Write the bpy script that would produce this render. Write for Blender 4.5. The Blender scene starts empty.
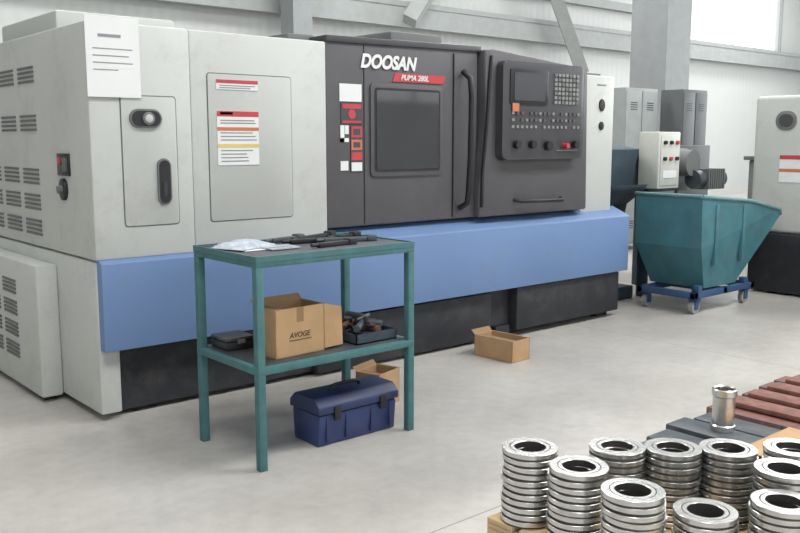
import bpy, bmesh, math, random
from mathutils import Vector, Matrix
random.seed(4)
S=bpy.context.scene
COL=S.collection

# ---------------------------------------------------------------- materials
def lin(c):
    r=[]
    for v in c:
        v/=255.0
        r.append(v/12.92 if v<=0.04045 else ((v+0.055)/1.055)**2.4)
    return tuple(r)+(1.0,)
def mat(name,col,rough=0.5,metal=0.0,noise=0.06,nscale=6.0,bump=0.0,bscale=60.0,spec=0.5,grime=0.0,gscale=3.0):
    m=bpy.data.materials.new(name); m.use_nodes=True
    nt=m.node_tree; b=nt.nodes['Principled BSDF']
    b.inputs['Roughness'].default_value=rough
    b.inputs['Metallic'].default_value=metal
    b.inputs['Specular IOR Level'].default_value=spec
    tc=nt.nodes.new('ShaderNodeTexCoord')
    n=nt.nodes.new('ShaderNodeTexNoise'); n.inputs['Scale'].default_value=nscale; n.inputs['Detail'].default_value=5
    nt.links.new(tc.outputs['Object'],n.inputs['Vector'])
    r=nt.nodes.new('ShaderNodeValToRGB')
    c=lin(col)
    r.color_ramp.elements[0].position=0.3; r.color_ramp.elements[1].position=0.7
    r.color_ramp.elements[0].color=tuple(max(0,v*(1-noise)) for v in c[:3])+(1,)
    r.color_ramp.elements[1].color=tuple(min(1,v*(1+noise)) for v in c[:3])+(1,)
    nt.links.new(n.outputs['Fac'],r.inputs['Fac']); out=r.outputs['Color']
    if grime:
        g=nt.nodes.new('ShaderNodeTexNoise'); g.inputs['Scale'].default_value=gscale; g.inputs['Detail'].default_value=12; g.inputs['Roughness'].default_value=0.78
        nt.links.new(tc.outputs['Object'],g.inputs['Vector'])
        gr=nt.nodes.new('ShaderNodeValToRGB'); gr.color_ramp.elements[0].position=0.52; gr.color_ramp.elements[1].position=0.78
        gr.color_ramp.elements[0].color=(0,0,0,1); gr.color_ramp.elements[1].color=(grime,grime,grime,1)
        nt.links.new(g.outputs['Fac'],gr.inputs['Fac'])
        mxx=nt.nodes.new('ShaderNodeMixRGB'); mxx.inputs['Color2'].default_value=lin((112,106,98))
        nt.links.new(gr.outputs['Color'],mxx.inputs['Fac']); nt.links.new(out,mxx.inputs['Color1']); out=mxx.outputs['Color']
        mr=nt.nodes.new('ShaderNodeMapRange'); mr.inputs['To Min'].default_value=rough-.05; mr.inputs['To Max'].default_value=min(1,rough+.25)
        nt.links.new(g.outputs['Fac'],mr.inputs['Value']); nt.links.new(mr.outputs['Result'],b.inputs['Roughness'])
    nt.links.new(out,b.inputs['Base Color'])
    if bump:
        n2=nt.nodes.new('ShaderNodeTexNoise'); n2.inputs['Scale'].default_value=bscale; n2.inputs['Detail'].default_value=4
        nt.links.new(tc.outputs['Object'],n2.inputs['Vector'])
        bp=nt.nodes.new('ShaderNodeBump'); bp.inputs['Strength'].default_value=bump; bp.inputs['Distance'].default_value=0.01
        nt.links.new(n2.outputs['Fac'],bp.inputs['Height']); nt.links.new(bp.outputs['Normal'],b.inputs['Normal'])
    return m
M={}
M['grey']=mat('machine_light_grey_paint',(188,191,188),0.42,noise=0.05,nscale=1.6,bump=0.05,bscale=200,grime=.3)
M['grey2']=mat('machine_panel_grey_paint',(182,185,182),0.42,noise=0.04,nscale=3,grime=.3)
M['seam']=mat('seam_dark',(105,108,108),0.7)
M['blue']=mat('machine_blue_paint',(103,130,172),0.42,noise=0.07,nscale=1.5,grime=.3)
M['dark']=mat('machine_charcoal_paint',(82,81,85),0.45,noise=0.05,grime=.2)
M['dark2']=mat('machine_darker_plastic',(66,66,71),0.4)
M['black']=mat('black_base_paint',(36,38,44),0.5,noise=0.15,grime=.3)
M['blk']=mat('black_plastic',(28,28,32),0.45)
M['glass']=mat('dark_glass',(42,42,46),0.06,noise=0.3,nscale=3,spec=0.9)
M['screen']=mat('lcd_screen',(52,54,60),0.2)
M['key']=mat('key_grey',(128,130,128),0.6)
M['white']=mat('white_paper',(218,220,220),0.7,noise=0.02)
M['ink']=mat('printed_ink',(134,136,142),0.8)
M['red']=mat('red_label',(182,62,70),0.5)
M['orange']=mat('orange_label',(190,112,74),0.5)
M['yellow']=mat('yellow_label',(210,186,110),0.5)
M['teal']=mat('table_teal_paint',(64,108,112),0.5,noise=0.15,nscale=14,grime=.5,gscale=6)
M['tabletop']=mat('table_dark_sheet',(66,70,76),0.5,noise=0.2,nscale=9,grime=.4)
M['shelf']=mat('shelf_dark_sheet',(60,66,70),0.5,noise=0.25,nscale=9,grime=.4)
M['card']=mat('cardboard',(174,142,106),0.85,noise=0.08,nscale=10,grime=.2)
M['card2']=mat('cardboard_inside',(140,112,82),0.85,noise=0.07)
M['tape']=mat('cardboard_print',(104,78,58),0.8)
M['tblue']=mat('toolbox_blue_plastic',(44,58,102),0.4,noise=0.08,grime=.2)
M['tblue2']=mat('toolbox_lid_plastic',(40,52,90),0.4,noise=0.08,grime=.2)
M['steel']=mat('machined_steel',(208,208,206),0.27,metal=0.95,noise=0.12,nscale=24)
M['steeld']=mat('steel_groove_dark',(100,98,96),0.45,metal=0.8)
M['dsteel']=mat('oiled_dark_steel',(78,84,90),0.45,metal=0.3,noise=0.2,nscale=12)
M['rust']=mat('rusty_steel',(118,80,72),0.75,noise=0.3,nscale=18)
M['wood']=mat('pallet_wood',(190,164,128),0.8,noise=0.15,nscale=7,bump=0.2,bscale=25,grime=.3)
M['hop']=mat('hopper_teal_paint',(64,112,122),0.5,noise=0.15,nscale=5,grime=.5)
M['hopin']=mat('hopper_inside',(104,142,144),0.6,noise=0.2,nscale=6,grime=.6)
M['dteal']=mat('conveyor_dark_teal',(50,66,78),0.5,noise=0.15,grime=.3)
M['trol']=mat('trolley_blue',(44,76,114),0.5,grime=.4)
M['cream']=mat('control_box_grey',(194,196,190),0.5)
M['lockg']=mat('locker_grey',(150,156,156),0.6)
M['lockd']=mat('locker_dark',(92,96,99),0.6)
M['col']=mat('column_steel_grey',(140,144,146),0.7)
M['brace']=mat('brace_steel_grey',(152,156,156),0.7)
M['rubber']=mat('caster_rubber',(150,150,148),0.6)
M['plastic']=mat('clear_bag',(170,178,190),0.3,noise=0.2,nscale=30,bump=0.6,bscale=40)

# ---------------------------------------------------------------- helpers
def finish(name,bm,m,smooth=False):
    bmesh.ops.recalc_face_normals(bm,faces=bm.faces[:])
    me=bpy.data.meshes.new(name); bm.to_mesh(me); bm.free()
    ms=m if isinstance(m,list) else [m]
    for k in ms: me.materials.append(M[k])
    if smooth:
        for p in me.polygons: p.use_smooth=True
        try: me.set_sharp_from_angle(angle=math.radians(35))
        except Exception: pass
    o=bpy.data.objects.new(name,me); COL.objects.link(o); return o
def addbox(bm,x0,x1,y0,y1,z0,z1,bev=0.0,mi=0,seg=2):
    r=bmesh.ops.create_cube(bm,size=1.0)
    vs=r['verts']
    for v in vs:
        v.co.x=(x0+x1)/2+v.co.x*(x1-x0); v.co.y=(y0+y1)/2+v.co.y*(y1-y0); v.co.z=(z0+z1)/2+v.co.z*(z1-z0)
    fs=set(f for v in vs for f in v.link_faces)
    for f in fs: f.material_index=mi
    if bev:
        es=set(e for v in vs for e in v.link_edges)
        bmesh.ops.bevel(bm,geom=list(es),offset=bev,segments=seg,profile=0.5,affect='EDGES')
    return vs
def box(name,x0,x1,y0,y1,z0,z1,m,bev=0.0,seg=2):
    bm=bmesh.new(); addbox(bm,x0,x1,y0,y1,z0,z1,bev,0,seg)
    return finish(name,bm,m,smooth=bev>0)
def boxes(name,lst,m,bev=0.0):
    bm=bmesh.new()
    for b in lst:
        addbox(bm,*b[:6],bev,b[6] if len(b)>6 else 0)
    return finish(name,bm,m,smooth=bev>0)
def prism(name,pts,axis,d0,d1,m,bev=0.0):
    bm=bmesh.new()
    def P(a,b,d):
        return (a,d,b) if axis=='y' else ((d,a,b) if axis=='x' else (a,b,d))
    A=[bm.verts.new(P(a,b,d0)) for a,b in pts]; B=[bm.verts.new(P(a,b,d1)) for a,b in pts]
    bm.faces.new(A); bm.faces.new(B[::-1])
    n=len(pts)
    for i in range(n): bm.faces.new([A[i],A[(i+1)%n],B[(i+1)%n],B[i]])
    if bev: bmesh.ops.bevel(bm,geom=bm.edges[:],offset=bev,segments=2,profile=0.5,affect='EDGES')
    return finish(name,bm,m,smooth=True)
def rrect(x0,x1,z0,z1,r,n=6):
    r=min(r,(x1-x0)/2-1e-4,(z1-z0)/2-1e-4); pts=[]
    for cx,cz,a0 in ((x1-r,z1-r,0),(x0+r,z1-r,90),(x0+r,z0+r,180),(x1-r,z0+r,270)):
        for i in range(n+1):
            a=math.radians(a0+90*i/n); pts.append((cx+r*math.cos(a),cz+r*math.sin(a)))
    return pts
def ell(cx,cz,rx,rz,n=28):
    return [(cx+rx*math.cos(2*math.pi*i/n),cz+rz*math.sin(2*math.pi*i/n)) for i in range(n)]
def addcyl(bm,p0,p1,r,seg=20,mi=0,r2=None):
    p0=Vector(p0);p1=Vector(p1);d=p1-p0
    q=d.to_track_quat('Z','Y').to_matrix().to_4x4()
    res=bmesh.ops.create_cone(bm,cap_ends=True,segments=seg,radius1=r,radius2=r if r2 is None else r2,depth=d.length,matrix=Matrix.Translation((p0+p1)/2)@q)
    for f in set(f for v in res['verts'] for f in v.link_faces): f.material_index=mi
def cyl(name,p0,p1,r,m,seg=20,r2=None):
    bm=bmesh.new(); addcyl(bm,p0,p1,r,seg,0,r2); return finish(name,bm,m,smooth=True)
def tube(name,pts,r,m):
    cu=bpy.data.curves.new(name,'CURVE'); cu.dimensions='3D'; cu.bevel_depth=r; cu.bevel_resolution=4; cu.use_fill_caps=True
    s=cu.splines.new('POLY'); s.points.add(len(pts)-1)
    for i,p in enumerate(pts): s.points[i].co=(*p,1)
    cu.materials.append(M[m]); o=bpy.data.objects.new(name,cu); COL.objects.link(o); return o
def text(name,s,size,loc,rot,m,shear=0.0,bold=0.0,sx=1.0):
    cu=bpy.data.curves.new(name,'FONT'); cu.body=s; cu.size=size; cu.extrude=0.0008; cu.shear=shear; cu.offset=bold
    cu.materials.append(M[m]); o=bpy.data.objects.new(name,cu); COL.objects.link(o)
    o.location=loc; o.rotation_euler=rot; o.scale=(sx,1,1); return o
def group(name,kids,loc,rotz=0.0):
    e=bpy.data.objects.new(name,None); e.empty_display_size=0.1; COL.objects.link(e); e.location=loc
    for k in kids:
        k.parent=e; k.matrix_parent_inverse=Matrix.Translation(-Vector(loc))
    e.rotation_euler=(0,0,rotz)
    return e
RX=(math.pi/2,0,0)

# ---------------------------------------------------------------- room
fm=bpy.data.materials.new('concrete_floor'); fm.use_nodes=True
nt=fm.node_tree; b=nt.nodes['Principled BSDF']
tc=nt.nodes.new('ShaderNodeTexCoord')
n1=nt.nodes.new('ShaderNodeTexNoise'); n1.inputs['Scale'].default_value=0.9; n1.inputs['Detail'].default_value=9; n1.inputs['Roughness'].default_value=0.68
n2=nt.nodes.new('ShaderNodeTexNoise'); n2.inputs['Scale'].default_value=14; n2.inputs['Detail'].default_value=6
nt.links.new(tc.outputs['Object'],n1.inputs['Vector']); nt.links.new(tc.outputs['Object'],n2.inputs['Vector'])
r1=nt.nodes.new('ShaderNodeValToRGB'); r1.color_ramp.elements[0].position=0.32; r1.color_ramp.elements[1].position=0.68
r1.color_ramp.elements[0].color=lin((162,159,154)); r1.color_ramp.elements[1].color=lin((190,187,182))
nt.links.new(n1.outputs['Fac'],r1.inputs['Fac'])
mx=nt.nodes.new('ShaderNodeMixRGB'); mx.blend_type='MULTIPLY'; mx.inputs['Fac'].default_value=0.3
r2=nt.nodes.new('ShaderNodeValToRGB'); r2.color_ramp.elements[0].position=0.35; r2.color_ramp.elements[1].position=0.6
r2.color_ramp.elements[0].color=(0.72,0.71,0.70,1)
nt.links.new(n2.outputs['Fac'],r2.inputs['Fac']); nt.links.new(r1.outputs['Color'],mx.inputs['Color1']); nt.links.new(r2.outputs['Color'],mx.inputs['Color2'])
n3=nt.nodes.new('ShaderNodeTexNoise'); n3.inputs['Scale'].default_value=2.6; n3.inputs['Detail'].default_value=10; n3.inputs['Roughness'].default_value=0.78
nt.links.new(tc.outputs['Object'],n3.inputs['Vector'])
r3=nt.nodes.new('ShaderNodeValToRGB'); r3.color_ramp.elements[0].position=0.58; r3.color_ramp.elements[1].position=0.76
r3.color_ramp.elements[1].color=(.6,.6,.6,1)
nt.links.new(n3.outputs['Fac'],r3.inputs['Fac'])
ms=nt.nodes.new('ShaderNodeMixRGB'); ms.inputs['Color2'].default_value=lin((132,128,121)); nt.links.new(mx.outputs['Color'],ms.inputs['Color1'])
nt.links.new(r3.outputs['Color'],ms.inputs['Fac'])
sx=nt.nodes.new('ShaderNodeSeparateXYZ'); nt.links.new(tc.outputs['Object'],sx.inputs['Vector'])
def joint(sock,off):
    a=nt.nodes.new('ShaderNodeMath'); a.operation='SUBTRACT'; a.inputs[1].default_value=off; nt.links.new(sock,a.inputs[0])
    p=nt.nodes.new('ShaderNodeMath'); p.operation='PINGPONG'; p.inputs[1].default_value=2.5; nt.links.new(a.outputs[0],p.inputs[0])
    l=nt.nodes.new('ShaderNodeMath'); l.operation='LESS_THAN'; l.inputs[1].default_value=0.004; nt.links.new(p.outputs[0],l.inputs[0]); return l.outputs[0]
j=nt.nodes.new('ShaderNodeMath'); j.operation='MAXIMUM'
nt.links.new(joint(sx.outputs['Y'],2.37),j.inputs[0]); nt.links.new(joint(sx.outputs['X'],5.7),j.inputs[1])
mj=nt.nodes.new('ShaderNodeMixRGB'); mj.inputs['Color2'].default_value=lin((128,126,122))
nt.links.new(j.outputs[0],mj.inputs['Fac']); nt.links.new(ms.outputs['Color'],mj.inputs['Color1']); nt.links.new(mj.outputs['Color'],b.inputs['Base Color'])
b.inputs['Roughness'].default_value=0.36; b.inputs['Specular IOR Level'].default_value=0.45
M['floor']=fm
wm=bpy.data.materials.new('corrugated_wall'); wm.use_nodes=True
nt=wm.node_tree; b=nt.nodes['Principled BSDF']; b.inputs['Base Color'].default_value=lin((190,193,192)); b.inputs['Roughness'].default_value=0.6
tc=nt.nodes.new('ShaderNodeTexCoord'); wv=nt.nodes.new('ShaderNodeTexWave'); wv.inputs['Scale'].default_value=1.5
nt.links.new(tc.outputs['Object'],wv.inputs['Vector']); bp=nt.nodes.new('ShaderNodeBump'); bp.inputs['Strength'].default_value=0.12; bp.inputs['Distance'].default_value=0.03
nt.links.new(wv.outputs['Fac'],bp.inputs['Height']); nt.links.new(bp.outputs['Normal'],b.inputs['Normal'])
M['wall']=wm
box('floor',-6,30,-8,14,-0.2,0,'floor')
HT=8.0; wx0,wx1,wz0,wz1=22.4,27.9,4.25,6.6
boxes('wall_back',[(-6,wx0,14,14.2,0,HT),(wx1,30,14,14.2,0,HT),(wx0,wx1,14,14.2,0,wz0),(wx0,wx1,14,14.2,wz1,HT)],'wall')
boxes('wall_right',[(30,30.2,-8,14.2,0,2.6),(30,30.2,-8,14.2,6.8,HT),(30,30.2,-8,-7,2.6,6.8),(30,30.2,11,14.2,2.6,6.8)],'wall')
box('wall_left',-6.2,-6,-8,14.2,0,HT,'wall')
boxes('wall_front',[(-6.2,30.2,-8.2,-8,0,2.4),(-6.2,30.2,-8.2,-8,7.0,HT)],'wall')
box('ceiling',-6.2,30.2,-8.2,14.2,HT,HT+0.2,'wall')
boxes('window_1',[(wx0,wx1,13.97,14.05,wz0,wz0+0.06),(wx0,wx1,13.97,14.05,wz1-0.06,wz1),(wx0,wx0+0.06,13.97,14.05,wz0,wz1),(wx1-0.06,wx1,13.97,14.05,wz0,wz1)],'brace')
boxes('added_window_right',[(29.97,30.05,-7+i*3-.03,-7+i*3+.03,2.6,6.8) for i in range(7)]+[(29.97,30.05,-7,11,2.6,2.66),(29.97,30.05,-7,11,6.74,6.8)],'brace')  # unseen window band, added in the right wall to brighten the floor
boxes('added_window_front',[(-6+i*3-.03,-6+i*3+.03,-8.05,-7.97,2.4,7.0) for i in range(13)]+[(-6,30,-8.05,-7.97,2.4,2.46),(-6,30,-8.05,-7.97,6.94,7.0)],'brace')  # unseen band behind the camera, added to bring light in from above

# steel frame
def hcol(name,cx,cy,s):
    return boxes(name,[(cx-s/2,cx+s/2,cy-s/2,cy-s/2+0.04,0,HT),(cx-s/2,cx+s/2,cy+s/2-0.04,cy+s/2,0,HT),(cx-0.03,cx+0.03,cy-s/2+.04,cy+s/2-.04,0,HT),(cx-s/2,cx-s/2+.03,cy-s/2+.04,cy+s/2-.04,0,HT)],'col')
hcol('steel_column',13.65,9.0,0.72)
hcol('steel_column',9.0,13.35,0.4)
boxes('steel_girt_beam',[(-6,30,13.7,13.8,3.75,3.85),(-6,30,13.72,13.76,3.85,4.15),(-6,30,13.7,13.8,4.15,4.25),(-6,22,13.82,13.95,4.75,4.95)],'brace')
def brace(name,p0,p1,w=0.2):
    return cyl(name,p0,p1,w/1.5,'brace',4)
brace('steel_brace',(15.6,13.3,5.3),(17.0,13.3,3.1),0.3)
brace('steel_brace',(12.9,13.3,5.4),(11.6,13.3,3.8),0.3)

# ---------------------------------------------------------------- CNC lathe
K=[]
A=K.append
A(boxes('left_cabinet',[(1.74,2.315,4.47,6.3,0.875,2.10)],'grey',0.018))
A(box('left_end_panel',1.745,1.86,4.50,6.3,0.04,0.868,'grey',0.01))
A(box('front_cabinet',2.325,3.245,4.50,6.3,0.875,2.10,'grey',0.012))
A(box('cabinet_core',1.80,6.15,4.62,6.28,0.36,2.05,'seam'))
A(box('roof_housing',1.86,2.6,5.2,6.2,2.08,2.24,'grey2',0.02))
A(box('roof_box',3.1,3.3,4.7,5.5,2.08,2.16,'seam',0.01))
A(box('roof_unit',4.1,4.6,4.9,5.4,2.1,2.27,'seam',0.02))
A(box('roof_dark',3.4,5.8,4.7,6.2,1.9,2.10,'dark2',0.02))
A(prism('blue_skirt',[(4.44,0.392),(4.44,0.862),(4.47,0.875),(4.62,0.94),(4.62,0.392)],'x',1.755,6.38,'blue',0.006))
A(box('blue_skirt_end',5.9,6.38,4.60,5.6,0.392,0.90,'blue',0.01))
A(box('base_plinth',1.87,6.28,4.56,6.2,0.03,0.40,'black'))
A(box('base_apron',3.15,4.75,4.50,4.6,0.02,0.37,'black',0.01))
A(box('base_tank',5.0,6.30,4.47,5.2,0.05,0.385,'black',0.012))
A(boxes('base_feet',[(1.95,2.1,4.6,4.75,0,0.05),(3.3,3.45,4.55,4.7,0,0.05),(4.8,4.95,4.5,4.65,0,0.1),(6.1,6.25,4.55,4.7,0,0.06)],'blk',0.004))
def panel(n,x0,x1,z0,z1,y,m='grey2'):
    A(prism(n+'_gap',rrect(x0-.006,x1+.006,z0-.006,z1+.006,.02),'y',y-.0015,y+.01,'seam'))
    A(prism(n,rrect(x0,x1,z0,z1,.015),'y',y-.006,y+.01,m,0.002))
panel('service_door',1.91,2.215,1.05,1.73,4.47)
panel('front_door',2.43,2.98,1.045,1.87,4.50)
A(prism('door_handle_plate',rrect(1.95,2.13,1.565,1.665,.05),'y',4.450,4.47,'seam',0.003))
A(prism('door_handle_recess',rrect(1.96,2.12,1.575,1.655,.04),'y',4.447,4.47,'blk'))
A(prism('door_latch',ell(2.05,1.615,.034,.034),'y',4.436,4.47,'seam',0.003))
A(prism('door_latch_cap',ell(2.05,1.615,.022,.022),'y',4.433,4.47,'grey2',0.003))
A(prism('door_slot_rim',rrect(2.095,2.173,1.155,1.405,.039),'y',4.452,4.47,'seam',0.003))
A(prism('door_slot',rrect(2.103,2.165,1.165,1.395,.031),'y',4.448,4.47,'blk'))
A(prism('door_slot_level',rrect(2.12,2.145,1.2,1.28,.01),'y',4.444,4.47,'screen'))
A(boxes('paper_notice',[(1.735,2.02,4.455,4.458,1.72,2.125),(1.80,1.92,4.4535,4.455,2.02,2.035,1),(1.77,1.98,4.4535,4.455,1.96,1.965,1),(1.77,1.96,4.4535,4.455,1.925,1.930,1),(1.77,1.98,4.4535,4.455,1.89,1.895,1),(1.77,1.9,4.4535,4.455,1.855,1.860,1)],['white','ink']))
A(boxes('warning_label',[(2.48,2.75,4.490,4.494,1.36,1.665),(2.48,2.75,4.4885,4.49,1.635,1.665,1),(2.50,2.58,4.4885,4.49,1.645,1.66,2),(2.48,2.75,4.4885,4.49,1.555,1.575,2),(2.48,2.75,4.4885,4.49,1.46,1.48,3)]+[(2.50,2.74-random.random()*.08,4.4885,4.49,z,z+.006,4) for z in (1.61,1.595,1.54,1.52,1.50,1.44,1.42,1.40,1.38)],['white','red','orange','yellow','ink']))
A(boxes('danger_strip',[(2.48,2.75,4.490,4.494,1.785,1.84),(2.48,2.75,4.4885,4.49,1.82,1.84,1),(2.50,2.73,4.4885,4.49,1.805,1.81,2),(2.50,2.70,4.4885,4.49,1.793,1.798,2)],['white','red','ink']))
vl=[]
for zc in (1.875,1.60,1.29,1.14,0.99):
    for y0 in (5.26,5.62,5.98):
        for k in range(4):
            z=zc+0.04-k*0.026
            if y0+.28<6.28: vl.append((1.734,1.745,y0,y0+.27,z-.007,z+.007))
A(boxes('end_vents',vl,'seam'))
A(boxes('end_switch_plate',[(1.728,1.745,4.76,4.93,1.31,1.43),(1.722,1.73,4.78,4.84,1.33,1.41,1),(1.722,1.73,4.86,4.91,1.37,1.41,2)],['blk','seam','red'],0.002))
A(prism('end_knob_plate',ell(4.86,1.235,.05,.06),'x',1.722,1.745,'blk',0.003))
A(cyl('end_knob',(1.70,4.86,1.235),(1.725,4.86,1.235),.022,'seam'))
A(box('side_chiller_box',1.62,1.745,5.06,6.3,0.03,0.80,'grey',0.015))
vl=[]
for zc in (0.64,0.51,0.38,0.25):
    for k in range(4):
        z=zc+0.03-k*0.024
        vl.append((1.613,1.625,5.42,5.66,z-.007,z+.007)); vl.append((1.613,1.625,5.74,6.0,z-.007,z+.007))
A(boxes('side_chiller_vents',vl,'seam'))
A(boxes('side_chiller_feet',[(1.65,1.72,5.12,5.2,0,0.04),(1.65,1.72,6.1,6.2,0,0.04)],'blk'))
# dark splash cover
A(prism('splash_cover',[(3.262,0.945),(3.262,2.13),(4.60,2.15),(4.60,0.945)],'y',4.53,4.8,'dark',0.012))
A(prism('cover_top_lip',[(3.262,2.105),(3.262,2.145),(4.62,2.165),(4.62,2.125)],'y',4.515,4.7,'dark2',0.006))
A(prism('door_window_frame',rrect(3.61,4.25,1.265,1.87,.03),'y',4.516,4.56,'dark',0.004))
A(prism('door_window_gasket',rrect(3.64,4.22,1.295,1.84,.02),'y',4.513,4.54,'blk'))
A(prism('door_window_glass',rrect(3.655,4.205,1.31,1.825,.015),'y',4.511,4.54,'glass'))
A(box('door_seam_left',3.56,3.566,4.526,4.54,.96,2.10,'blk'))
A(box('door_seam_right',4.355,4.363,4.522,4.54,.96,2.10,'blk'))
hp=[(4.62,2.14),(4.72,2.15),(5.80,2.065),(5.83,0.945),(4.58,0.945),(4.58,1.2),(4.64,1.7)]
A(prism('panel_housing',hp,'y',4.48,4.8,'dark',0.015))
A(tube('door_handle_bar',[(4.44,4.515,1.98),(4.45,4.45,1.93),(4.455,4.44,1.8),(4.45,4.44,1.4),(4.435,4.44,1.15),(4.43,4.45,1.06),(4.42,4.515,1.02)],0.022,'blk'))
A(tube('housing_trim',[(4.68,4.47,2.10),(4.66,4.47,1.9),(4.64,4.47,1.6),(4.60,4.47,1.25),(4.60,4.47,1.02)],0.012,'blk'))
dx=-.07
A(prism('operator_panel',rrect(4.81+dx,5.74+dx,1.36,2.07,.05),'y',4.41,4.5,'dark2',0.012))
A(prism('operator_screen_bezel',rrect(4.88+dx,5.30+dx,1.76,2.02,.02),'y',4.402,4.42,'blk',0.003))
A(prism('operator_screen',rrect(4.92+dx,5.26+dx,1.79,1.99,.01),'y',4.399,4.41,'screen'))
kl=[]
for i in range(7):
    for jj in range(7):
        x=5.37+i*.043+dx; z=1.99-jj*.034
        kl.append((x,x+.030,4.398,4.412,z-.011,z+.011, (i*3+jj)%4==0 and 1 or 0))
A(boxes('operator_keypad',kl,['key','seam']))
kl=[]
for i in range(16):
    for jj in range(3):
        x=4.90+i*.05+dx; z=1.70-jj*.05
        if (i+jj*2)%7!=3: kl.append((x,x+.026,4.400,4.412,z-.010,z+.010,(1 if (i*jj+i)%3 else 0)))
A(boxes('operator_buttons',kl,['key','dark']))
bm=bmesh.new()
for x,z,r in ((4.95,1.47,.03),(5.12,1.47,.03),(5.30,1.46,.035),(5.62,1.47,.028)): addcyl(bm,(x+dx,4.37,z),(x+dx,4.412,z),r,20)
A(finish('operator_knobs',bm,'blk',True))
A(cyl('emergency_stop',(5.5+dx,4.36,1.46),(5.5+dx,4.412,1.46),.02,'red'))
A(box('operator_sticker',4.90+dx,4.97+dx,4.396,4.402,1.71,1.77,'orange'))
A(box('operator_plate',5.40+dx,5.66+dx,4.40,4.412,1.42,1.428,'seam'))
A(tube('panel_grip',[(4.95,4.48,1.06),(4.97,4.43,1.05),(5.15,4.42,1.045),(5.45,4.42,1.04),(5.5,4.48,1.05)],0.014,'blk'))
st=[(3.365,3.54,4.524,4.53,1.745,1.855,0),(3.375,3.545,4.524,4.53,1.605,1.735,4),(3.385,3.535,4.522,4.524,1.70,1.73,1),(3.385,3.535,4.522,4.524,1.61,1.625,1),
    (3.37,3.40,4.524,4.53,1.49,1.595,0),(3.37,3.435,4.524,4.53,1.49,1.515,0),(3.405,3.435,4.524,4.53,1.54,1.595,0),
    (3.45,3.545,4.524,4.53,1.30,1.597,4),(3.455,3.54,4.522,4.524,1.52,1.59,1),(3.455,3.54,4.522,4.524,1.44,1.505,2),(3.455,3.54,4.522,4.524,1.375,1.425,1),(3.455,3.54,4.522,4.524,1.305,1.36,0),
    (3.47,3.525,4.5205,4.522,1.535,1.575,4),(3.47,3.525,4.5205,4.522,1.455,1.49,4),(3.37,3.43,4.524,4.53,1.31,1.37,0)]
A(boxes('cover_stickers',st,['white','red','orange','yellow','dark2']))
A(prism('sticker_disc',ell(3.46,1.665,.03,.03),'y',4.521,4.524,'red'))
A(text('maker_lettering','DOOSAN',0.118,(3.53,4.522,1.965),RX,'white',0.25,0.005,0.92))
A(prism('model_stripe',[(3.80,1.885),(3.825,1.94),(4.28,1.94),(4.255,1.885)],'y',4.524,4.535,'red'))
A(text('model_lettering','PUMA 280L',0.05,(3.87,4.521,1.897),RX,'white',0.25,0.001))
A(box('tailstock_cabinet',5.85,6.27,4.56,6.2,0.90,2.03,'grey',0.015))
A(prism('right_gauge_upper',ell(6.095,1.79,.035,.05),'y',4.548,4.57,'blk',0.003))
A(prism('right_gauge_lower',ell(6.095,1.62,.03,.035),'y',4.548,4.57,'blk',0.003))
A(box('right_label',6.03,6.15,4.556,4.562,1.95,1.96,'ink'))
group('cnc_lathe',K,(4.0,5.3,0))

# ---------------------------------------------------------------- work table
K=[];A=K.append
tx0,tx1,ty0,ty1=2.01,2.94,3.33,3.91
L=.038
bm=bmesh.new()
for x in (tx0,tx1-L):
    for y in (ty0,ty1-L): addbox(bm,x,x+L,y,y+L,0,.975,.002)
for z in (.94,.45):
    addbox(bm,tx0,tx1,ty0-.001,ty0+L-.006,z,z+.035,.002); addbox(bm,tx0,tx1,ty1-L+.006,ty1+.001,z,z+.035,.002)
    addbox(bm,tx0-.001,tx0+L-.006,ty0,ty1,z,z+.035,.002); addbox(bm,tx1-L+.006,tx1+.001,ty0,ty1,z,z+.035,.002)
A(finish('frame',bm,'teal',True))
A(box('top_sheet',tx0+.005,tx1-.005,ty0+.005,ty1-.005,.972,.986,'tabletop',.003))
A(boxes('top_rim',[(tx0,tx1,ty0-.003,ty0+.006,.965,.992),(tx0,tx1,ty1-.006,ty1+.003,.965,.992),(tx0-.003,tx0+.006,ty0,ty1,.965,.992),(tx1-.006,tx1+.003,ty0,ty1,.965,.992)],'teal'))
A(box('lower_shelf',tx0+.03,tx1-.03,ty0+.03,ty1-.03,.475,.487,'shelf'))
group('work_table',K,(2.47,3.62,0))
bm=bmesh.new()
g=bmesh.ops.create_grid(bm,x_segments=22,y_segments=16,size=0.5)
for v in bm.verts:
    v.co.x*=.27; v.co.y*=.20
    rr=max(abs(v.co.x)/.135,abs(v.co.y)/.10)
    v.co.z=.024*(1-rr**3)+.007*math.sin(v.co.x*80+v.co.y*40)*(1-rr**4)+.006*random.random()*(1-rr)
r=bmesh.ops.extrude_face_region(bm,geom=bm.faces[:])
for v in [q for q in r['geom'] if isinstance(q,bmesh.types.BMVert)]: v.co.z=-.001
o=finish('bag',bm,'plastic',True); o.location=(2.17,3.70,.994); o.rotation_euler=(0,0,.35)
o2=box('sheet',2.09,2.30,3.55,3.69,.9885,.990,'white')
o3=boxes('booklet',[(2.20,2.36,3.50,3.62,.9905,.997),(2.22,2.34,3.52,3.56,.997,.9975,1)],['plastic','ink'])
group('plastic_document_bag',[o,o2,o3],(2.2,3.7,.9885))
K=[]
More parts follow.
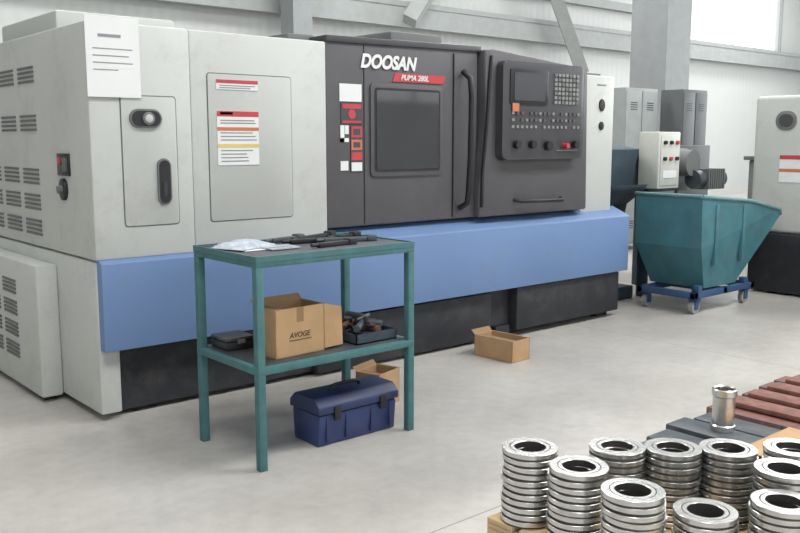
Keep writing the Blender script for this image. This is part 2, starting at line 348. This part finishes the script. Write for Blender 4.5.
for i,(x,y,l,an) in enumerate(((2.48,3.80,.22,.2),(2.58,3.66,.32,-.15),(2.66,3.80,.3,.3),(2.72,3.58,.28,-.3),(2.80,3.72,.18,.1),(2.56,3.48,.24,.1))):
    bm=bmesh.new(); addbox(bm,-l/2,l/2,-.017,.017,0,.022,.004); addbox(bm,l/2-.05,l/2,-.024,.024,0,.03,.004); addcyl(bm,(-l/2-.04,0,.013),(-l/2,0,.013),.009)
    o=finish('boring_bar_%d'%i,bm,['dsteel','blk','black'][i%3],True); o.location=(x,y,.9875); o.rotation_euler=(0,0,an); K.append(o)
group('turning_tools',K,(2.6,3.68,.9875))

def carton(name,x0,x1,y0,y1,z0,z1,rot=0,txt=None,side=False):
    t=.005; K=[]
    cx,cy=(x0+x1)/2,(y0+y1)/2
    K.append(boxes('carton_walls',[(x0,x1,y0,y0+t,z0,z1),(x0,x1,y1-t,y1,z0,z1),(x0,x0+t,y0,y1,z0,z1),(x1-t,x1,y0,y1,z0,z1),(x0,x1,y0,y1,z0,z0+t)],'card'))
    fl=min(x1-x0,y1-y0)*.5
    bm=bmesh.new()
    def q(a,b,c,d):
        bm.faces.new([bm.verts.new(p) for p in (a,b,c,d)])
    q((x0,y1,z1),(x1,y1,z1),(x1,y1+fl*.3,z1+fl*.3),(x0,y1+fl*.3,z1+fl*.3))
    q((x0,y0,z1),(x0,y1,z1),(x0+fl*.7,y1,z1-fl*.05),(x0+fl*.7,y0,z1-fl*.05))
    if side:
        q((x1,y0,z0+.01),(x1+.115,y0-.0,z0+.012),(x1+.115,y0+.01,z1-.03),(x1,y0,z1))
        q((x1+.115,y0,z0+.012),(x1+.09,y0+.14,z0+.012),(x1+.09,y0+.14,z1-.03),(x1+.115,y0+.01,z1-.03))
    else: q((x1,y0,z1),(x1,y1,z1),(x1+fl*.8,y1,z1-fl*.2),(x1+fl*.8,y0,z1-fl*.2))
    K.append(finish('carton_flaps',bm,'card' if side else 'card2'))
    if txt:
        K.append(text('carton_print',txt,.036,(x0+.08,y0-.0015,z0+.09),RX,'tape',.2,.0005))
        K.append(box('carton_print_line',x0+.08,x1-.08,y0-.001,y0,z0+.074,z0+.079,'tape'))
        K.append(box('carton_tape',(x0+x1)/2-.02,(x0+x1)/2+.02,y0-.001,y0,z1-.07,z1,'card2'))
    return group(name,K,(cx,cy,z0),rot)
carton('cardboard_box',2.15,2.44,3.42,3.60,.488,.72,.05,txt='AVOGE',side=True)
K=[]
K.append(boxes('parts_tray',[(2.62,2.88,3.40,3.72,.488,.494),(2.62,2.88,3.40,3.405,.488,.54),(2.62,2.88,3.715,3.72,.488,.54),(2.62,2.625,3.40,3.72,.488,.54),(2.875,2.88,3.40,3.72,.488,.54)],'dteal'))
bm=bmesh.new()
for i in range(20):
    x=2.68+random.random()*.14;y=3.46+random.random()*.2;a=random.random()*3.1;l=.04+random.random()*.03
    z=.52+random.random()*.06
    addcyl(bm,(x-l*math.cos(a),y-l*math.sin(a),z),(x+l*math.cos(a),y+l*math.sin(a),z+.01),.008+random.random()*.012,12,i%3)
K.append(finish('parts_pile',bm,['rust','dsteel','blk'],True))
group('parts_bin',K,(2.74,3.56,.488))
K=[box('case_body',2.06,2.22,3.70,3.86,.488,.53,'black',.008),box('case_lid',2.06,2.22,3.70,3.86,.532,.55,'dark2',.006),box('case_latch',2.12,2.16,3.692,3.702,.52,.54,'seam',.002)]
group('tool_case',K,(2.15,3.78,.488))
K=[box('case_body',2.40,2.75,3.76,3.87,.488,.575,'black',.008),box('case_lid',2.40,2.75,3.76,3.87,.577,.60,'rust',.006)]
group('tool_case',K,(2.58,3.82,.488))
K=[]
K.append(prism('toolbox_body',[(3.43,0.0),(3.415,.16),(3.655,.16),(3.64,0.0)],'x',2.40,2.89,'tblue',.008))
K.append(prism('toolbox_lid',[(3.405,.165),(3.405,.205),(3.45,.245),(3.62,.245),(3.665,.205),(3.665,.165)],'x',2.39,2.90,'tblue2',.008))
K.append(boxes('toolbox_latches',[(2.48,2.52,3.396,3.408,.13,.20),(2.77,2.81,3.396,3.408,.13,.20)],'blk',.003))
K.append(boxes('toolbox_ribs',[(2.44,2.45,3.412,3.425,.02,.15),(2.56,2.57,3.412,3.425,.02,.15),(2.72,2.73,3.412,3.425,.02,.15),(2.84,2.85,3.412,3.425,.02,.15)],'tblue2',.002))
K.append(tube('toolbox_handle',[(2.55,3.535,.24),(2.56,3.535,.262),(2.59,3.535,.268),(2.70,3.535,.268),(2.73,3.535,.262),(2.74,3.535,.24)],.009,'blk'))
group('toolbox',K,(2.63,3.53,0),.0)
carton('cardboard_box',2.99,3.2,3.74,3.9,0.0,.2,.3)
carton('cardboard_box',4.35,4.54,3.94,4.28,0.0,.15,0.06)

# ---------------------------------------------------------------- chip bin, conveyor
K=[];A=K.append
def hopper():
    bm=bmesh.new()
    y0,y1=4.0,4.66
    prof=[(6.78,1.03),(6.80,.58),(6.97,.215),(7.50,.215),(8.17,.80),(8.15,.86),(7.60,.96)]
    A0=[bm.verts.new((x,y0+(.06 if z<.5 else 0),z)) for x,z in prof]; B0=[bm.verts.new((x,y1-(.06 if z<.5 else 0),z)) for x,z in prof]
    bm.faces.new(A0); bm.faces.new(B0)
    for i in range(4): bm.faces.new([A0[i],A0[i+1],B0[i+1],B0[i]])
    return finish('hopper_shell',bm,'hop')
h=hopper(); sm=h.modifiers.new('sol','SOLIDIFY'); sm.thickness=.012; A(h)
A(tube('hopper_rim',[(6.78,4.0,1.03),(7.60,4.0,.96),(8.15,4.0,.86),(8.17,4.0,.81),(8.17,4.66,.81),(8.15,4.66,.86),(7.60,4.66,.96),(6.78,4.66,1.03),(6.78,4.0,1.03)],.016,'hopin'))
A(boxes('hopper_ribs',[(7.00,7.04,3.985,4.02,.42,.95),(7.46,7.50,3.985,4.02,.42,.93)],'hop',.003))
A(prism('hopper_chips',[(6.86,.6),(6.86,.82),(7.35,.78),(7.75,.66),(7.78,.6)],'y',4.04,4.60,'dsteel'))
A(boxes('trolley_frame',[(6.78,7.80,4.03,4.08,.14,.195),(6.78,7.80,4.56,4.61,.14,.195),(6.78,6.84,4.03,4.61,.14,.195),(7.74,7.80,4.03,4.61,.14,.195),(7.26,7.32,4.03,4.61,.14,.195),(6.84,6.90,4.03,4.09,.19,.25),(7.62,7.68,4.03,4.09,.19,.25)],'trol',.003))
bm=bmesh.new()
for x in (6.86,7.70):
    for y in (4.08,4.56):
        addcyl(bm,(x,y-.02,.06),(x,y+.02,.06),.06,20,0); addcyl(bm,(x,y-.024,.06),(x,y+.024,.06),.02,14,1)
        addbox(bm,x-.03,x+.03,y-.03,y-.024,.04,.13,0,1); addbox(bm,x-.03,x+.03,y+.024,y+.03,.04,.13,0,1); addbox(bm,x-.04,x+.04,y-.035,y+.035,.12,.145,0,1)
A(finish('casters',bm,['rubber','trol'],True))
group('chip_hopper_cart',K,(7.3,4.33,0))
K=[];A=K.append
A(prism('conveyor_body',[(5.3,.08),(5.3,.35),(5.05,.55),(4.86,1.42),(5.35,1.50),(5.7,.5),(5.9,.08)],'x',6.45,7.1,'dteal',.01))
A(box('conveyor_foot',6.42,7.14,4.9,5.9,0,.12,'dteal',.01))
A(boxes('conveyor_flange',[(6.42,7.13,4.84,4.9,1.0,1.04),(6.42,6.46,4.84,5.2,1.0,1.45)],'dteal',.004))
A(prism('discharge_chute',[(4.84,1.05),(4.72,1.10),(4.74,1.06),(4.95,.9),(5.1,1.05)],'x',6.5,7.05,'dteal',.004))
A(box('outlet_head',7.1,8.1,4.95,5.5,1.0,1.42,'dsteel',.02))
A(cyl('drive_motor',(7.85,4.75,1.28),(7.85,4.97,1.28),.13,'seam'))
A(cyl('drive_gearbox',(7.85,4.75,1.12),(8.35,4.75,1.12),.09,'dsteel'))
A(boxes('motor_fins',[(7.98+i*.04,8.0+i*.04,4.65,4.85,1.02,1.22) for i in range(8)],'seam'))
A(boxes('guard_frame',[(8.15,8.75,5.1,5.14,.1,1.45),(8.15,8.75,5.5,5.54,.1,1.0)],'lockd',.01))
A(box('post',7.24,7.32,4.86,4.94,0,1.1,'dteal',.004))
A(box('rear_post',7.8,7.88,5.3,5.38,0,1.05,'dteal',.004))
cx=.2
A(box('control_box',6.97+cx,7.33+cx,4.70,4.92,1.05,1.58,'cream',.012))
A(box('control_door',7.0+cx,7.30+cx,4.692,4.702,1.08,1.55,'cream',.004))
bm=bmesh.new()
for x,z,mi in ((7.05,1.48,0),(7.15,1.48,0),(7.25,1.48,2),(7.05,1.33,0),(7.15,1.33,2),(7.25,1.33,0)):
    addcyl(bm,(x+cx,4.668,z),(x+cx,4.695,z),.018,16,mi)
A(finish('control_buttons',bm,['blk','yellow','red'],True))
A(box('control_label',7.04+cx,7.26+cx,4.688,4.693,1.15,1.22,'white'))
group('chip_conveyor',K,(6.9,5.2,0))

# second machine: its end faces the aisle
K=[];A=K.append
mx0=8.38
A(box('end_cabinet',mx0,9.6,2.2,4.42,.60,1.93,'grey',.04,4))
A(box('rear_cover',9.6,12.5,2.3,4.3,.60,1.98,'grey',.03))
A(box('machine_base',mx0-.03,12.5,2.25,4.40,.02,.60,'black',.02))
A(prism('round_window',rrect(4.0,4.20,1.60,1.78,.08),'x',mx0-.01,mx0+.03,'seam',.003))
A(prism('round_window_glass',rrect(4.03,4.17,1.63,1.75,.06),'x',mx0-.014,mx0+.02,'glass'))
A(boxes('machine_labels',[(mx0-.006,mx0+.001,3.92,4.14,1.1,1.36,0),(mx0-.008,mx0-.006,3.92,4.14,1.32,1.36,1),(mx0-.008,mx0-.006,3.92,4.14,1.20,1.23,2)],['white','red','orange']))
A(boxes('machine_feet',[(8.4,8.6,4.0,4.2,0,.05),(12.2,12.4,4.0,4.2,0,.05),(8.4,8.6,2.3,2.5,0,.05),(12.2,12.4,2.3,2.5,0,.05)],'blk'))
A(prism('service_panel',rrect(3.0,3.7,.8,1.8,.02),'x',mx0-.005,mx0+.02,'grey2',.002))
A(box('top_hood',9.0,12.2,2.6,4.0,1.9,2.12,'grey2',.03))
group('turning_center',K,(10,3.3,0))

# lockers
def locker(name,x0,x1,y0,y1,z1,m,doors):
    K=[box('locker_body',x0,x1,y0,y1,.08,z1,m,.005),boxes('locker_legs',[(x0+.01,x0+.06,y0+.01,y0+.06,0,.1),(x1-.06,x1-.01,y0+.01,y0+.06,0,.1),(x0+.01,x0+.06,y1-.06,y1-.01,0,.1),(x1-.06,x1-.01,y1-.06,y1-.01,0,.1)],'blk')]
    w=(x1-x0)/doors
    dl=[];sl=[]
    for i in range(doors):
        a=x0+i*w
        dl.append((a+.012,a+w-.012,y0-.012,y0,.12,z1-.04))
        for k in range(4): sl.append((a+w*.3,a+w*.7,y0-.016,y0-.011,z1-.2-k*.03,z1-.19-k*.03)); sl.append((a+w*.3,a+w*.7,y0-.016,y0-.011,.4-k*.03,.41-k*.03))
        sl.append((a+w*.8,a+w*.86,y0-.02,y0-.011,1.0,1.1))
    K.append(boxes('locker_doors',dl,m,.003)); K.append(boxes('locker_vents',sl,'blk'))
    return group(name,K,((x0+x1)/2,(y0+y1)/2,0))
locker('metal_locker',10.0,10.75,7.1,7.55,2.2,'lockg',2)
locker('metal_locker',10.98,11.6,6.85,7.2,2.2,'lockd',2)
K=[box('cabinet_body',10.9,12.3,5.2,5.8,.1,1.25,'seam',.02),box('cabinet_top',10.85,12.35,5.15,5.85,1.25,1.30,'lockd',.01),box('cabinet_door_gap',11.59,11.6,5.19,5.2,.15,1.2,'blk'),boxes('cabinet_feet',[(10.95,11.05,5.25,5.35,0,.1),(12.15,12.25,5.25,5.35,0,.1),(10.95,11.05,5.65,5.75,0,.1),(12.15,12.25,5.65,5.75,0,.1)],'blk'),box('cabinet_handle',11.50,11.54,5.17,5.2,.7,.85,'key')]
group('tool_cabinet',K,(11.6,5.5,0))

# ---------------------------------------------------------------- pallets and rings
def pallet(name,x0,x1,y0,y1,h=.13):
    bl=[]
    n=7; 
    w=(y1-y0)/(n*1.25-.25)
    for i in range(n): bl.append((x0,x1,y0+i*w*1.25,y0+i*w*1.25+w,h-.02,h))
    for k in range(3):
        xx=x0+k*(x1-x0-.1)/2; bl.append((xx,xx+.1,y0,y1,h-.04,h-.0205)); bl.append((xx,xx+.1,y0,y1,0,.018))
        for q in range(3):
            yy=y0+q*(y1-y0-.12)/2; bl.append((xx,xx+.1,yy,yy+.12,.018,h-.04))
    return group(name,[boxes('pallet_boards',bl,'wood',.003)],((x0+x1)/2,(y0+y1)/2,0))
pallet('wooden_pallet',2.24,3.22,1.08,2.13)
def ringstack(n,x,y,z0):
    bm=bmesh.new(); h=.0248; seg=56
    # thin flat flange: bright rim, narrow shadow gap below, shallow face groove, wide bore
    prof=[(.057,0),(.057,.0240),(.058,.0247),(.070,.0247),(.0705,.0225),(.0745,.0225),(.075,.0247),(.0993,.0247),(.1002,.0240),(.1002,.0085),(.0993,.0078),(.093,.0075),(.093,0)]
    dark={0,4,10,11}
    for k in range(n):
        ox=random.uniform(-.004,.004);oy=random.uniform(-.004,.004)
        rings=[]
        for r,z in prof:
            rings.append([bm.verts.new((x+ox+r*math.cos(2*math.pi*i/seg),y+oy+r*math.sin(2*math.pi*i/seg),z0+k*h+z)) for i in range(seg)])
        for a in range(len(prof)):
            b_=(a+1)%len(prof)
            for i in range(seg):
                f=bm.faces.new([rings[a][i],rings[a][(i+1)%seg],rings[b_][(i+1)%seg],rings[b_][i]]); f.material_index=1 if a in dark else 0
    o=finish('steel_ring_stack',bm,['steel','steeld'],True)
    return o
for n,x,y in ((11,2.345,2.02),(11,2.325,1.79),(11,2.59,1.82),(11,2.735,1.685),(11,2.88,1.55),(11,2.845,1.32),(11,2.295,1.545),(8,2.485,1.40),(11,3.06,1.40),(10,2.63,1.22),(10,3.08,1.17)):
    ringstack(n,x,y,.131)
# flat bar stock laid on bearers (dark then rusty)
K=[]
bl=[(3.31,3.47,1.62,2.26,.06,.115,0),(3.50,3.68,1.60,2.30,.06,.11,0),(3.71,3.88,1.62,2.33,.06,.12,0),(3.91,4.07,1.60,2.30,.06,.115,0)]
x=4.11; i=0
while x<5.7:
    w=.15; bl.append((x,x+w,1.35+random.random()*.1,2.32+random.random()*.06,.06,.115+random.random()*.01,1)); x+=w+.045; i+=1
K.append(boxes('flat_bars',bl,['dsteel','rust'],.006))
bl2=[]
x=4.2
while x<5.6:
    bl2.append((x,x+.13,1.6,2.28,.128,.155)); x+=.21
K.append(boxes('upper_bars',bl2,'rust',.006))
K.append(boxes('bearers',[(3.28,5.75,1.70,1.80,0,.06),(3.28,5.75,2.12,2.22,0,.06)],'wood',.003))
group('flat_bar_stock',K,(4.5,2.0,0))
bm=bmesh.new()
seg=36; prof=[(.045,0),(.045,.2),(.052,.205),(.058,.2),(.058,.17),(.052,.165),(.052,.03),(.058,.025),(.058,0)]
rings=[[bm.verts.new((3.84+r*math.cos(2*math.pi*i/seg),2.10+r*math.sin(2*math.pi*i/seg),.121+z)) for i in range(seg)] for r,z in prof]
for a in range(len(prof)):
    for i in range(seg): bm.faces.new([rings[a][i],rings[a][(i+1)%seg],rings[(a+1)%len(prof)][(i+1)%seg],rings[(a+1)%len(prof)][i]])
finish('steel_sleeve',bm,'steel',True)
o=box('sheet_panel',3.62,4.10,1.62,1.90,.122,.127,'card'); group('cardboard_sheet',[o],(3.8,1.8,.122),.0)

# ---------------------------------------------------------------- lights
def area(name,loc,sx_,sy_,e,rot=(0,0,0),col=(1,1,1)):
    l=bpy.data.lights.new(name,'AREA'); l.shape='RECTANGLE'; l.size=sx_; l.size_y=sy_; l.energy=e; l.color=col
    o=bpy.data.objects.new(name,l); COL.objects.link(o); o.location=loc; o.rotation_euler=rot; return o
for i,(x,y,e) in enumerate(((0,0,390),(7,0,540),(13,1,540),(3,9,440),(11,9.5,440),(19,6,440),(24,11,380))):
    area('overhead_fill_%d'%i,(x,y,7.8),4,2,e,col=(1.0,.99,.97))  # added overhead fill, brightens the hall without modelled fixtures
area('added_fill_right',(30.5,2,4.7),17,4.2,4800,(0,math.pi/2,0),(.95,.98,1))  # added lamp outside the right opening, boosts light on the floor
W=bpy.data.worlds.new('hall_daylight'); S.world=W; W.use_nodes=True
bg=W.node_tree.nodes['Background']; bg.inputs['Color'].default_value=(0.95,0.98,1.0,1); bg.inputs['Strength'].default_value=1.8
S.view_settings.view_transform='Standard'
S.view_settings.exposure=0.03

# ---------------------------------------------------------------- camera
cam=bpy.data.cameras.new('camera'); cam.sensor_width=36; cam.lens=880*36/800; cam.clip_end=200
co=bpy.data.objects.new('camera',cam); COL.objects.link(co); co.location=(0,0,1.5)
fwd=math.radians(49.5)   # view azimuth measured from +X
co.rotation_euler=(math.radians(90-8.15),0,fwd-math.pi/2)
S.camera=co
